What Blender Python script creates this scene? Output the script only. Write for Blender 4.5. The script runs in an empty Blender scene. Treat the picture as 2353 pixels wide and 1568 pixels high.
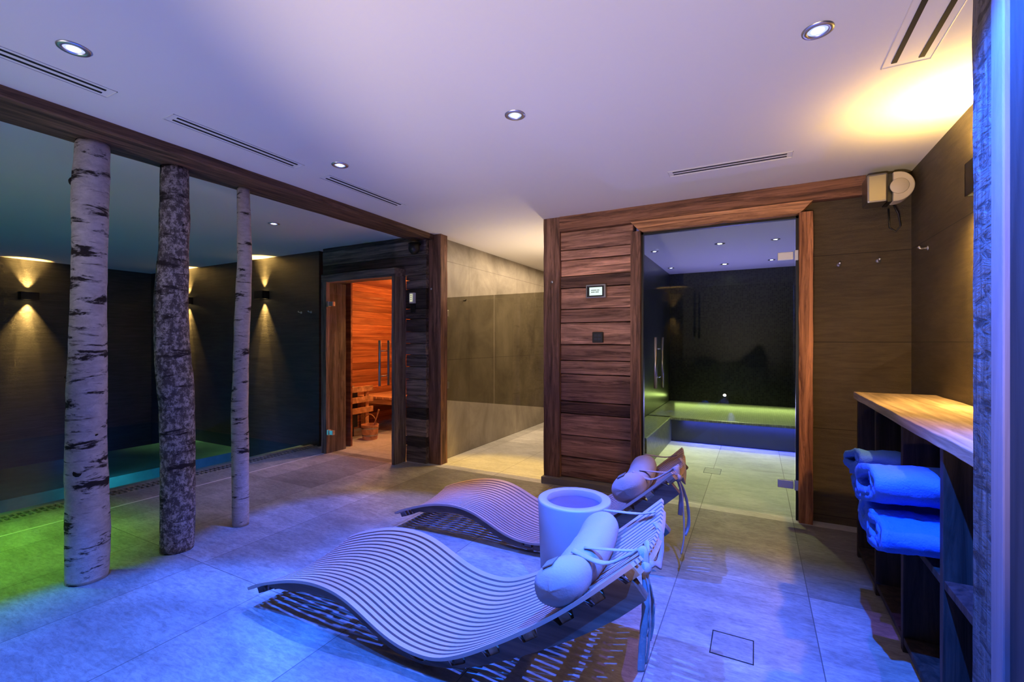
import bpy, bmesh, math, random
from mathutils import Vector, Matrix, noise
random.seed(7)
PI = math.pi
R = math.radians
S = bpy.context.scene
COL = S.collection

# ------------------------------------------------------------------ camera
CAMH = 1.25
H = 2.355
cam = bpy.data.cameras.new('camera'); camo = bpy.data.objects.new('camera', cam); COL.objects.link(camo)
camo.location = (0, 0, CAMH); camo.rotation_euler = (R(90), 0, R(28.01))
cam.sensor_width = 36; cam.lens = 36 * 1054.83 / 2353; cam.shift_y = 3.1 / 2353; cam.clip_start = .05
S.camera = camo
# ------------------------------------------------------------------ world and exposure
w = bpy.data.worlds.new('world'); S.world = w; w.use_nodes = True
w.node_tree.nodes['Background'].inputs[0].default_value = (.35, .33, .5, 1)
w.node_tree.nodes['Background'].inputs[1].default_value = 0.02
S.view_settings.view_transform = 'Standard'; S.view_settings.look = 'None'
S.view_settings.gamma = 1; S.view_settings.use_curve_mapping = False
S.view_settings.exposure = 0.0
S.cycles.use_denoising = True
S.cycles.caustics_reflective = False; S.cycles.caustics_refractive = False
S.cycles.sample_clamp_indirect = 4; S.cycles.max_bounces = 7; S.cycles.diffuse_bounces = 4; S.cycles.glossy_bounces = 3
S.cycles.transparent_max_bounces = 12

# ------------------------------------------------------------------ lights
def spot(name, loc, col, W, ang=80, blend=.6, rad=.02, target=None):
    l = bpy.data.lights.new(name, 'SPOT'); l.color = col; l.energy = W
    l.spot_size = R(ang); l.spot_blend = blend; l.shadow_soft_size = rad
    o = bpy.data.objects.new(name, l); COL.objects.link(o); o.location = loc
    d = (Vector(target) - Vector(loc)) if target else Vector((0, 0, -1))
    o.rotation_euler = d.to_track_quat('-Z', 'Y').to_euler(); return o
def area(name, loc, col, W, sx, sy, target=None, spread=180):
    l = bpy.data.lights.new(name, 'AREA'); l.color = col; l.energy = W; l.shape = 'RECTANGLE'
    l.size = sx; l.size_y = sy; l.spread = R(spread)
    o = bpy.data.objects.new(name, l); COL.objects.link(o); o.location = loc
    d = (Vector(target) - Vector(loc)) if target else Vector((0, 0, -1))
    o.rotation_euler = d.to_track_quat('-Z', 'Y').to_euler(); return o
def point(name, loc, col, W, rad=.05):
    l = bpy.data.lights.new(name, 'POINT'); l.color = col; l.energy = W; l.shadow_soft_size = rad
    o = bpy.data.objects.new(name, l); COL.objects.link(o); o.location = loc; return o

BLUE = (.012, .125, 1.0)
SKY = (.05, .125, 1.0)
AMBER = (1.0, .60, .15)
LZ = H - .03
# colour-therapy downlights of the relaxation room (grid of six, three in view)
spot('light_down_a', (-1.034, 1.974, LZ), SKY, 640, 66, .5, .005)
spot('light_down_b', (.192, 1.941, LZ), (.16, .08, 1.0), 120, 46, .6, .010)
spot('light_down_c', (-2.287, 2.019, LZ), SKY, 380, 50, .4, .012)
spot('light_down_d', (-2.263, .749, LZ), BLUE, 600, 47, .4, .012)
spot('light_down_e', (-1.03, .70, LZ), BLUE, 200, 84, .5, .012)
spot('light_down_f', (.10, .95, LZ), BLUE, 900, 88, .35, .012)
# pool downlights
spot('light_pool_a', (-3.96, 2.728, LZ), (.15, .25, 1.0), 110, 60, .9, .02)
spot('light_pool_green', (-4.0, .6, LZ), (.22, 1.0, .02), 300, 62, 1.0, .02)
point('light_pool_fill', (-7.9, 2.6, -.30), (.05, .16, 1.0), 9, .012)  # unseen points added under the water to tint basin and walls
point('light_pool_fill', (-5.6, 3.3, -.20), (.05, .14, 1.0), 4, .012)
point('light_pool_fill', (-5.75, 2.3, -.10), (.08, .50, .60), 9, .012)
point('light_pool_fill', (-5.75, .6, -.10), (.08, .50, .60), 12, .012)
point('light_pool_fill', (-6.3, .2, -.20), (.08, .45, .60), 4, .08)
# shower passage, strong warm white
area('light_passage', (-2.3, 5.6, H - .02), (1.0, .75, .48), 42, .5, 2.2)
spot('light_fill_spill', (-2.25, 4.3, LZ), (1.0, .60, .06), 230, 52, .6, .03, target=(-2.2, 3.55, 0))  # unseen yellow spot added to throw a spill onto the floor outside
spot('light_fill_passage_up', (-1.82, 4.7, 1.2), (1.0, .76, .50), 55, 120, 1.0, .04, target=(-2.1, 4.5, 3))  # unseen uplight added to warm the ceiling around the passage
# unseen fill spots added behind the camera to brighten the ceiling
spot('light_fill_ceiling', (-2.4, -1.5, .3), (.92, .82, 1.0), 110, 54, .9, .02, target=(-1.9, 1.9, H))
spot('light_fill_ceiling', (-.5, -1.5, .3), (1.0, .77, .55), 430, 54, .7, .02, target=(-.40, 2.25, H))
spot('light_fill_ceiling', (-3.2, -1.5, .3), (.8, .85, 1.0), 34, 100, .9, .02, target=(-3.2, -.4, H))

# ------------------------------------------------------------------ node materials
def mat(name, rough=.5, metal=0.0, spec=.5):
    m = bpy.data.materials.new(name); m.use_nodes = True
    nt = m.node_tree; b = nt.nodes['Principled BSDF']
    b.inputs['Roughness'].default_value = rough; b.inputs['Metallic'].default_value = metal
    b.inputs['Specular IOR Level'].default_value = spec
    return m, nt, b
def N(nt, t, **kw):
    n = nt.nodes.new(t)
    for k, v in kw.items():
        if hasattr(n, k): setattr(n, k, v)
        else: n.inputs[k.replace('_', ' ')].default_value = v
    return n
def L(nt, a, b): nt.links.new(a, b)
def ramp(nt, fac, stops):
    n = nt.nodes.new('ShaderNodeValToRGB'); e = n.color_ramp.elements
    while len(e) < len(stops): e.new(.5)
    for i, (p, c) in enumerate(stops):
        e[i].position = p; e[i].color = (c[0], c[1], c[2], 1) if len(c) == 3 else c
    L(nt, fac, n.inputs[0]); return n.outputs[0]
def coords(nt, scale=(1, 1, 1), loc=(0, 0, 0)):
    tc = N(nt, 'ShaderNodeTexCoord'); mp = N(nt, 'ShaderNodeMapping')
    mp.inputs['Scale'].default_value = scale; mp.inputs['Location'].default_value = loc
    L(nt, tc.outputs['Object'], mp.inputs[0]); return mp.outputs[0]
def tnoise(nt, vec, scale=1, detail=6, rough=.6, dist=0):
    n = N(nt, 'ShaderNodeTexNoise'); n.inputs['Scale'].default_value = scale
    n.inputs['Detail'].default_value = detail; n.inputs['Roughness'].default_value = rough
    n.inputs['Distortion'].default_value = dist
    L(nt, vec, n.inputs['Vector']); return n.outputs[0]
def bump(nt, b, h, strength=.3, dist=.01, prev=None):
    n = N(nt, 'ShaderNodeBump'); n.inputs['Strength'].default_value = strength; n.inputs['Distance'].default_value = dist
    L(nt, h, n.inputs['Height'])
    if prev is not None: L(nt, prev, n.inputs['Normal'])
    L(nt, n.outputs[0], b.inputs['Normal']); return n.outputs[0]
def mix(nt, fac, a, b, mode='MIX'):
    n = N(nt, 'ShaderNodeMix'); n.data_type = 'RGBA'; n.blend_type = mode
    for sock, v in ((n.inputs[0], fac), (n.inputs[6], a), (n.inputs[7], b)):
        if isinstance(v, (int, float)): sock.default_value = v
        elif isinstance(v, tuple): sock.default_value = (v[0], v[1], v[2], 1)
        else: L(nt, v, sock)
    return n.outputs[2]
def math_(nt, op, a, b=0.0):
    n = N(nt, 'ShaderNodeMath'); n.operation = op
    for s, v in ((n.inputs[0], a), (n.inputs[1], b)):
        if isinstance(v, (int, float)): s.default_value = v
        else: L(nt, v, s)
    return n.outputs[0]

def joints(nt, ax, pitch, off, width):
    """1 on a joint line perpendicular to the axis ax (0,1,2), else 0"""
    tc = N(nt, 'ShaderNodeTexCoord'); sp = N(nt, 'ShaderNodeSeparateXYZ'); L(nt, tc.outputs['Object'], sp.inputs[0])
    v = math_(nt, 'ADD', sp.outputs[ax], -off + 100 * pitch)
    v = math_(nt, 'MODULO', v, pitch)
    return math_(nt, 'LESS_THAN', v, width)
def m_stone(name, c1, c2, streak=(2, 2, 14), rough=.5, joint=None, jcol=(.02, .02, .02), bs=.4, spec=.5, bscale=6, cell=0, speck=0):
    m, nt, b = mat(name, rough, 0, spec)
    n1 = tnoise(nt, coords(nt, streak), 1.3, 8, .65, .6)
    n2 = tnoise(nt, coords(nt, (1, 1, 1)), 1.1, 4, .5, .8)
    c = mix(nt, ramp(nt, n1, [(.35, (0, 0, 0)), (.68, (1, 1, 1))]), c1, c2)
    c = mix(nt, .5, c, ramp(nt, n2, [(.3, (.45, .45, .45)), (.7, (1.3, 1.3, 1.3))]), 'MULTIPLY')
    if cell:
        tc = N(nt, 'ShaderNodeTexCoord'); mp = N(nt, 'ShaderNodeMapping')
        mp.inputs['Location'].default_value = (-joint[0][2] / joint[0][1], -joint[1][2] / joint[1][1], 0)
        mp.inputs['Scale'].default_value = (1 / joint[0][1], 1 / joint[1][1], 0)
        L(nt, tc.outputs['Object'], mp.inputs[0])
        fl = N(nt, 'ShaderNodeVectorMath'); fl.operation = 'FLOOR'; L(nt, mp.outputs[0], fl.inputs[0])
        wn = N(nt, 'ShaderNodeTexWhiteNoise'); L(nt, fl.outputs[0], wn.inputs[0])
        c = mix(nt, cell, c, ramp(nt, wn.outputs[0], [(0, (.62, .62, .62)), (1, (1.25, 1.25, 1.25))]), 'MULTIPLY')
    if speck:
        n3 = tnoise(nt, coords(nt, (9, 26, 9)), 2.2, 9, .78, .5)
        c = mix(nt, speck, c, ramp(nt, n3, [(.38, (.45, .45, .45)), (.58, (1.2, 1.2, 1.2))]), 'MULTIPLY')
    if joint:
        j = None
        for ax, pitch, off, wd in joint:
            k = joints(nt, ax, pitch, off, wd); j = k if j is None else math_(nt, 'MAXIMUM', j, k)
        c = mix(nt, j, c, jcol)
    L(nt, c, b.inputs['Base Color'])
    fine = tnoise(nt, coords(nt, tuple(s * 2.2 for s in streak)), bscale, 8, .7, .3)
    bump(nt, b, fine, bs, .012)
    return m
def m_wood(name, dark, light, axis=0, rough=.65, bs=.5, sc=1.0, tone=False, spec=.3):
    m, nt, b = mat(name, rough, 0, spec)
    s = [26 * sc] * 3; s[axis] = 1.6 * sc
    oi = N(nt, 'ShaderNodeObjectInfo')
    tc = N(nt, 'ShaderNodeTexCoord'); mp = N(nt, 'ShaderNodeMapping'); mp.inputs['Scale'].default_value = s
    ad = N(nt, 'ShaderNodeVectorMath'); ad.operation = 'ADD'; L(nt, tc.outputs['Object'], ad.inputs[0])
    if tone:
        at = N(nt, 'ShaderNodeAttribute'); at.attribute_name = 'tone'
        mul = math_(nt, 'MULTIPLY', at.outputs['Fac'], 37.0)
    else: mul = math_(nt, 'MULTIPLY', oi.outputs['Random'], 37.0)
    L(nt, mul, ad.inputs[1]); L(nt, ad.outputs[0], mp.inputs[0]); v = mp.outputs[0]
    g = tnoise(nt, v, 1.0, 9, .72, 1.2)
    g2 = tnoise(nt, v, .35, 3, .5, 2.0)
    c = mix(nt, ramp(nt, g, [(.36, (0, 0, 0)), (.62, (1, 1, 1))]), dark, light)
    c = mix(nt, .75, c, ramp(nt, g2, [(.3, (.35, .33, .32)), (.65, (1.25, 1.2, 1.15))]), 'MULTIPLY')
    if tone:
        c = mix(nt, 1.0, c, ramp(nt, at.outputs['Fac'], [(0, (.14, .13, .13)), (.3, (.55, .5, .48)), (.7, (1, .95, .9)), (1, (1.45, 1.3, 1.15))]), 'MULTIPLY')
    L(nt, c, b.inputs['Base Color'])
    bump(nt, b, g, bs, .008)
    return m
def m_plain(name, col, rough=.5, metal=0.0, spec=.5, bs=0, bsc=60):
    m, nt, b = mat(name, rough, metal, spec)
    b.inputs['Base Color'].default_value = (*col, 1)
    if bs:
        n = tnoise(nt, coords(nt), bsc, 4, .6); bump(nt, b, n, bs, .004)
    return m
def m_emit(name, col, st):
    m = bpy.data.materials.new(name); m.use_nodes = True; nt = m.node_tree; nt.nodes.clear()
    e = N(nt, 'ShaderNodeEmission'); e.inputs[0].default_value = (*col, 1); e.inputs[1].default_value = st
    o = N(nt, 'ShaderNodeOutputMaterial'); L(nt, e.outputs[0], o.inputs[0]); return m
def m_glass(name, tint, refl=1.45, rough=0.0):
    m = bpy.data.materials.new(name); m.use_nodes = True; nt = m.node_tree; nt.nodes.clear()
    t = N(nt, 'ShaderNodeBsdfTransparent'); t.inputs[0].default_value = (*tint, 1)
    g = N(nt, 'ShaderNodeBsdfGlossy'); g.inputs['Roughness'].default_value = rough
    f = N(nt, 'ShaderNodeFresnel'); f.inputs[0].default_value = refl
    ge = N(nt, 'ShaderNodeNewGeometry')              # the far skin of a pane only lets light out
    fa = math_(nt, 'MULTIPLY', f.outputs[0], math_(nt, 'SUBTRACT', 1.0, ge.outputs['Backfacing']))
    mx = N(nt, 'ShaderNodeMixShader'); L(nt, fa, mx.inputs[0]); L(nt, t.outputs[0], mx.inputs[1]); L(nt, g.outputs[0], mx.inputs[2])
    o = N(nt, 'ShaderNodeOutputMaterial'); L(nt, mx.outputs[0], o.inputs[0]); return m

M = {}
M['ceiling'] = m_plain('ceiling_paint', (.84, .82, .80), .85, 0, .2)
M['floor'] = m_stone('floor_stone_tile', (.27, .255, .23), (.42, .40, .365), (2.4, 6, 1), .45,
                     [(0, .60, -2.775, .004), (1, 1.2, .27, .004)], (.09, .085, .08), .10, .4, 14, cell=.7, speck=.55)
M['floor_lit'] = m_stone('lit_floor_tile', (.62, .60, .55), (.80, .78, .73), (2.4, 6, 1), .45,  # floor stone lightened to carry the brighter light past the threshold
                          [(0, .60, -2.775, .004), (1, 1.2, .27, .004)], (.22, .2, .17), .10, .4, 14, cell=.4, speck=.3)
M['slate'] = m_stone('dark_slate_tile', (.026, .025, .026), (.062, .060, .062), (2.5, 2.5, 30), .42,
                     [(2, .60, .05, .004)], (.015, .015, .014), .55, .5)
M['slate_lit'] = m_stone('amber_lit_slate_tile', (.12, .092, .058), (.19, .147, .09), (4, 4, 34), .42,  # dark slate recoloured brown, amber wall light put into its colour
                          [(2, .60, .05, .004)], (.03, .025, .02), .9, .5)
M['shower_stone_lit'] = m_stone('lit_shower_stone_tile', (.22, .19, .15), (.46, .41, .34), (1.4, 1.4, 1.1), .45,  # wall slate lightened, the strong warm passage light is in its colour
                            [(2, 1.06, 0.0, .004), (1, 1.2, 4.45, .004)], (.12, .10, .08), .1, .4)
M['wood_x'] = m_wood('weathered_wood_x', (.15, .075, .052), (.74, .42, .30), 0, tone=True)
M['wood_xp'] = m_wood('weathered_beam_x', (.08, .036, .021), (.38, .18, .105), 0)
M['wood_z'] = m_wood('weathered_wood_z', (.08, .04, .025), (.34, .175, .115), 2)
M['wood_zr'] = m_wood('red_brown_wood_z', (.13, .045, .018), (.60, .26, .11), 2)
M['wood_xr'] = m_wood('red_brown_wood_x', (.22, .09, .04), (.80, .40, .18), 0)
M['wood_y'] = m_wood('weathered_wood_y', (.05, .028, .017), (.24, .13, .075), 1)
M['grey_x'] = m_wood('grey_weathered_wood_x', (.07, .06, .052), (.36, .31, .27), 0, tone=True)
M['grey_z'] = m_wood('grey_weathered_wood_z', (.06, .05, .042), (.28, .23, .19), 2)
M['cedar_x'] = m_wood('sauna_cedar_x', (.36, .12, .05), (.62, .28, .12), 0, .5, .2, .7, tone=True)
M['cedar_y'] = m_wood('sauna_cedar_y', (.36, .12, .05), (.62, .28, .12), 1, .5, .2, .7, tone=True)
M['bench_wood'] = m_wood('sauna_bench_wood', (.50, .24, .10), (.80, .45, .22), 0, .5, .2, .6)
M['cab'] = m_wood('cabinet_dark_wood', (.018, .012, .010), (.065, .044, .037), 2, .7, .6)
M['cabtop'] = m_wood('cabinet_top_wood', (.26, .19, .125), (.46, .36, .26), 1, .6, .35)
M['lounger'] = m_plain('lounger_slat_wood', (.52, .35, .29), .55, 0, .3)
M['rail'] = m_wood('lounger_rail_wood', (.13, .085, .07), (.23, .16, .13), 0, .6, .15, .8)
M['bar'] = m_wood('lounger_bar_wood', (.40, .26, .16), (.55, .38, .26), 1, .6, .3, .8)
def m_hewn():
    m, nt, b = mat('hewn_post_wood', .6, 0, .35)
    tc = N(nt, 'ShaderNodeTexCoord'); mp = N(nt, 'ShaderNodeMapping')
    mp.inputs['Rotation'].default_value = (R(38), 0, 0); mp.inputs['Scale'].default_value = (20, 14, 44)
    L(nt, tc.outputs['Object'], mp.inputs[0])
    g = tnoise(nt, mp.outputs[0], 1.0, 6, .65, .8); v = tnoise(nt, coords(nt, (30, 60, 4)), 1, 6, .7, .6)
    c = mix(nt, ramp(nt, v, [(.35, (0, 0, 0)), (.65, (1, 1, 1))]), (.05, .04, .04), (.20, .17, .165))
    c = mix(nt, ramp(nt, g, [(.52, (0, 0, 0)), (.60, (1, 1, 1))]), c, (.03, .024, .024))
    L(nt, c, b.inputs['Base Color']); h = math_(nt, 'ADD', math_(nt, 'MULTIPLY', g, -1.4), v)
    bump(nt, b, h, .9, .02); return m
M['hewn'] = m_hewn()
M['board'] = m_wood('smooth_board_wood', (.20, .15, .16), (.27, .21, .22), 2, .6, .15, .6)
M['board_dark'] = m_wood('dark_board_wood', (.03, .027, .03), (.05, .045, .05), 2, .6, .15, .6)
M['fabric'] = m_plain('white_cotton', (.40, .33, .32), .9, 0, .1, .35, 140)
M['towel'] = m_plain('terry_towel', (.07, .19, .68), .95, 0, .05, 1.0, 150)
M['pot'] = m_plain('white_composite', (.46, .42, .44), .38)
M['pot_in'] = m_plain('grey_inset', (.13, .10, .16), .35)
M['chrome'] = m_plain('chrome', (.75, .74, .76), .38, 1.0)
M['steel'] = m_plain('brushed_steel', (.45, .43, .38), .35, 1.0)
M['black'] = m_plain('black_metal', (.012, .012, .013), .4)
M['darkgap'] = m_plain('dark_recess', (.01, .01, .01), .8)
M['white'] = m_plain('white_enamel', (.75, .73, .70), .4)
M['cream'] = m_plain('cream_plastic', (.74, .62, .42), .5)
M['kerb'] = m_plain('grey_kerb', (.20, .18, .16), .7, 0, .3, .3, 30)
M['glass'] = m_glass('clear_glass', (.86, .88, .87), 1.45)
M['glass_tint'] = m_glass('smoked_glass', (.62, .60, .53), 1.5)
M['lamp'] = m_emit('lamp_blue_white', (.72, .78, 1.0), 14)
M['lamp_glow'] = m_emit('lamp_inner_glow', (.30, .35, 1.0), 2.2)
M['lamp_amber'] = m_emit('lamp_amber', (1.0, .72, .3), 12)
M['lamp_green'] = m_emit('lamp_lime', (.85, 1.0, .45), 60)
M['screen'] = m_emit('screen_white', (.80, 1.0, .90), 1.1)
M['screen_dim'] = m_emit('screen_dim', (.80, .78, .55), .75)
M['ink'] = m_plain('screen_ink', (.10, .12, .12), .6)
M['redled'] = m_plain('dark_key', (.03, .035, .06), .3)

def m_bark(name, lo, hi, thr, mott):
    m, nt, b = mat(name, .8, 0, .2)
    n1 = tnoise(nt, coords(nt, (6, 6, 46)), 1, 5, .6, .5)            # thin lenticels
    n2 = tnoise(nt, coords(nt, (5, 5, 17)), 1, 7, .68, .35)          # broad dark scars
    n3 = tnoise(nt, coords(nt, (18, 18, 34)), 1, 7, .7, .4)
    base = mix(nt, ramp(nt, n3, [(.3, (0, 0, 0)), (.7, (1, 1, 1))]), lo, hi)
    c = mix(nt, ramp(nt, n1, [(.60, (0, 0, 0)), (.68, (1, 1, 1))]), base, (.10, .075, .06))
    c = mix(nt, ramp(nt, n2, [(thr, (0, 0, 0)), (thr + .06, (1, 1, 1))]), c, (.035, .025, .022))
    if mott:
        n4 = tnoise(nt, coords(nt, (34, 34, 26)), 1, 8, .85, .2)
        c = mix(nt, math_(nt, 'MULTIPLY', ramp(nt, n4, [(.44, (0, 0, 0)), (.52, (1, 1, 1))]), mott), c, (.04, .03, .027))
    L(nt, c, b.inputs['Base Color'])
    bump(nt, b, n3, .6, .008)
    return m
M['bark'] = m_bark('birch_bark', (.44, .37, .34), (.74, .65, .59), .535, 0)
M['bark_rough'] = m_bark('rough_birch_bark', (.36, .30, .27), (.66, .58, .52), .55, .85)
M['bark_slim'] = m_bark('slim_birch_bark', (.42, .34, .28), (.66, .56, .48), .55, 0)
M['bark_dark'] = m_plain('dark_knot', (.04, .03, .025), .9, 0, .1, .8, 60)

def m_mosaic(name, c1, c2, axes=(0, 2)):
    m, nt, b = mat(name, .3)
    tc = N(nt, 'ShaderNodeTexCoord')
    vo = N(nt, 'ShaderNodeVectorMath'); vo.operation = 'SCALE'; vo.inputs[3].default_value = 1 / .025
    L(nt, tc.outputs['Object'], vo.inputs[0])
    fl = N(nt, 'ShaderNodeVectorMath'); fl.operation = 'FLOOR'; L(nt, vo.outputs[0], fl.inputs[0])
    wn = N(nt, 'ShaderNodeTexWhiteNoise'); L(nt, fl.outputs[0], wn.inputs[0])
    c = mix(nt, wn.outputs[0], c1, c2)
    j = math_(nt, 'MAXIMUM', joints(nt, axes[0], .025, 0, .003), joints(nt, axes[1], .025, 0, .003))
    c = mix(nt, j, c, (.05, .055, .04))
    L(nt, c, b.inputs['Base Color']); return m
M['mosaic'] = m_mosaic('steam_mosaic_xz', (.008, .010, .008), (.040, .045, .030))
M['mosaic_side'] = m_mosaic('steam_mosaic_yz', (.008, .010, .008), (.040, .045, .030), (1, 2))
M['mosaic_top'] = m_mosaic('steam_mosaic_xy', (.10, .11, .07), (.22, .23, .15), (0, 1))
def m_water():
    m = bpy.data.materials.new('pool_water'); m.use_nodes = True; nt = m.node_tree; nt.nodes.clear()
    t = N(nt, 'ShaderNodeBsdfTransparent'); t.inputs[0].default_value = (.50, .78, .84, 1)
    g = N(nt, 'ShaderNodeBsdfGlossy'); g.inputs['Roughness'].default_value = .04
    n = tnoise(nt, coords(nt, (1.0, 1.0, 1)), 1.6, 2, .5, .3)
    bp = N(nt, 'ShaderNodeBump'); bp.inputs['Strength'].default_value = .10; bp.inputs['Distance'].default_value = .05
    L(nt, n, bp.inputs['Height']); L(nt, bp.outputs[0], g.inputs['Normal'])
    f = N(nt, 'ShaderNodeFresnel'); f.inputs[0].default_value = 1.33
    mx = N(nt, 'ShaderNodeMixShader'); L(nt, f.outputs[0], mx.inputs[0]); L(nt, t.outputs[0], mx.inputs[1]); L(nt, g.outputs[0], mx.inputs[2])
    o = N(nt, 'ShaderNodeOutputMaterial'); L(nt, mx.outputs[0], o.inputs[0]); return m
M['water'] = m_water()
M['pooltile'] = m_stone('pool_basin_tile', (.14, .30, .33), (.22, .42, .45), (2, 2, 2), .5, None, (0, 0, 0), .1)

# ------------------------------------------------------------------ mesh builder
class MB:
    def __init__(s): s.v = []; s.f = []; s.t = []; s.sm = []
    def add(s, vs, fs, tone=.5, smooth=False):
        k = len(s.v); s.v += [tuple(p) for p in vs]
        for f in fs: s.f.append(tuple(k + i for i in f)); s.t.append(tone); s.sm.append(smooth)
    def box(s, x0, x1, y0, y1, z0, z1, tone=.5, mtx=None):
        if x0 > x1: x0, x1 = x1, x0
        if y0 > y1: y0, y1 = y1, y0
        if z0 > z1: z0, z1 = z1, z0
        v = [Vector((x, y, z)) for z in (z0, z1) for y in (y0, y1) for x in (x0, x1)]
        if mtx: v = [mtx @ p for p in v]
        s.add(v, [(0, 2, 3, 1), (4, 5, 7, 6), (0, 1, 5, 4), (2, 6, 7, 3), (0, 4, 6, 2), (1, 3, 7, 5)], tone)
        return s
    def hull8(s, v, tone=.5):
        s.add(v, [(0, 2, 3, 1), (4, 5, 7, 6), (0, 1, 5, 4), (2, 6, 7, 3), (0, 4, 6, 2), (1, 3, 7, 5)], tone); return s
    def rough_box(s, x0, x1, y0, y1, z0, z1, amp=.004, step=.05, tone=.5, seed=0):
        """box with a subdivided, hand-hewn wavy surface"""
        n = [max(1, int(round((b - a) / step))) for a, b in ((x0, x1), (y0, y1), (z0, z1))]
        n = [min(k, 60) for k in n]
        bm = bmesh.new(); lo = Vector((x0, y0, z0)); hi = Vector((x1, y1, z1)); vm = {}
        def vert(i, j, k):
            key = (i, j, k)
            if key not in vm:
                p = Vector((x0 + (x1 - x0) * i / n[0], y0 + (y1 - y0) * j / n[1], z0 + (z1 - z0) * k / n[2]))
                q = p * 7 + Vector((seed, seed * 2, 0)); d = noise.noise_vector(q) * amp + noise.noise_vector(p * 22 + Vector((seed, 0, 0))) * amp * .4
                vm[key] = len(vm); vl.append(p + d)
            return vm[key]
        vl = []; fs = []
        for k in (0, n[2]):
            for i in range(n[0]):
                for j in range(n[1]):
                    f = (vert(i, j, k), vert(i, j + 1, k), vert(i + 1, j + 1, k), vert(i + 1, j, k)); fs.append(f if k == 0 else f[::-1])
        for j in (0, n[1]):
            for i in range(n[0]):
                for k in range(n[2]):
                    f = (vert(i, j, k), vert(i + 1, j, k), vert(i + 1, j, k + 1), vert(i, j, k + 1)); fs.append(f if j == 0 else f[::-1])
        for i in (0, n[0]):
            for j in range(n[1]):
                for k in range(n[2]):
                    f = (vert(i, j, k), vert(i, j, k + 1), vert(i, j + 1, k + 1), vert(i, j + 1, k)); fs.append(f if i == 0 else f[::-1])
        bm.free(); s.add(vl, fs, tone); return s
    def tube(s, pts, rad, n=10, flat=None, cap=True, smooth=True):
        """tube through points; rad a number or a list; flat=(a,b) gives an elliptic section"""
        pts = [Vector(p) for p in pts]; m = len(pts); rings = []
        up = Vector((0, 0, 1)); prev = None
        for i, p in enumerate(pts):
            t = (pts[min(i + 1, m - 1)] - pts[max(i - 1, 0)]).normalized()
            if prev is None:
                a = t.cross(up)
                if a.length < .1: a = t.cross(Vector((0, 1, 0)))
                a.normalize()
            else:
                a = prev - t * prev.dot(t); a.normalize()
            prev = a; b = t.cross(a)
            r = rad[i] if isinstance(rad, (list, tuple)) else rad
            fa, fb = flat if flat else (1, 1)
            rings.append([p + (a * math.cos(2 * PI * k / n) * fa + b * math.sin(2 * PI * k / n) * fb) * r for k in range(n)])
        vs = [q for r_ in rings for q in r_]; fs = []
        for i in range(m - 1):
            for k in range(n): fs.append((i * n + k, i * n + (k + 1) % n, (i + 1) * n + (k + 1) % n, (i + 1) * n + k))
        if cap: fs.append(tuple(range(n))[::-1]); fs.append(tuple((m - 1) * n + k for k in range(n)))
        s.add(vs, fs, .5, smooth); return s
    def lathe(s, prof, c=(0, 0, 0), n=48, smooth=True):
        vs = []; fs = []; m = len(prof)
        for r, z in prof:
            for k in range(n): vs.append((c[0] + r * math.cos(2 * PI * k / n), c[1] + r * math.sin(2 * PI * k / n), c[2] + z))
        for i in range(m - 1):
            for k in range(n): fs.append((i * n + k, i * n + (k + 1) % n, (i + 1) * n + (k + 1) % n, (i + 1) * n + k))
        s.add(vs, fs, .5, smooth); return s
    def prism(s, poly, axis, a, b, tone=.5, smooth=False):
        """polygon given in the two other axes, extruded along axis from a to b"""
        def P(u, v, t): return {0: (t, u, v), 1: (u, t, v), 2: (u, v, t)}[axis]
        n = len(poly); vs = [P(u, v, a) for u, v in poly] + [P(u, v, b) for u, v in poly]
        fs = [tuple(range(n))[::-1], tuple(range(n, 2 * n))]
        s.add(vs, fs, tone, False)
        k = len(s.v) - 2 * n
        for i in range(n):
            s.f.append((k + i, k + (i + 1) % n, k + n + (i + 1) % n, k + n + i)); s.t.append(tone); s.sm.append(smooth)
        return s
    def build(s, name, m, parent=None, kind=None, label=None, cat=None, group=None, bevel=0, xf=None):
        me = bpy.data.meshes.new(name)
        vs = s.v if xf is None else [xf @ Vector(p) for p in s.v]
        me.from_pydata(vs, [], s.f); me.materials.append(m)
        at = me.attributes.new('tone', 'FLOAT', 'FACE'); at.data.foreach_set('value', s.t)
        me.polygons.foreach_set('use_smooth', s.sm)
        me.update()
        bm = bmesh.new(); bm.from_mesh(me); bmesh.ops.recalc_face_normals(bm, faces=bm.faces); bm.to_mesh(me); bm.free()
        o = bpy.data.objects.new(name, me); COL.objects.link(o)
        if parent is not None:
            o.parent = parent
            o.matrix_parent_inverse = Matrix.Identity(4)
        if bevel:
            md = o.modifiers.new('bevel', 'BEVEL'); md.width = bevel; md.segments = 2; md.limit_method = 'ANGLE'
        if kind: o['kind'] = kind
        if label: o['label'] = label
        if cat: o['category'] = cat
        if group: o['group'] = group
        return o
def thing(name, loc, label, cat, group=None, rz=0, kind=None):
    o = bpy.data.objects.new(name, None); COL.objects.link(o); o.location = loc; o.rotation_euler = (0, 0, rz)
    o.empty_display_size = .1
    o['label'] = label; o['category'] = cat
    if group: o['group'] = group
    if kind: o['kind'] = kind
    return o
def off(root):
    """matrix turning world coordinates into the local ones of a root that has only a location"""
    return Matrix.Translation(-Vector(root.location))

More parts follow.
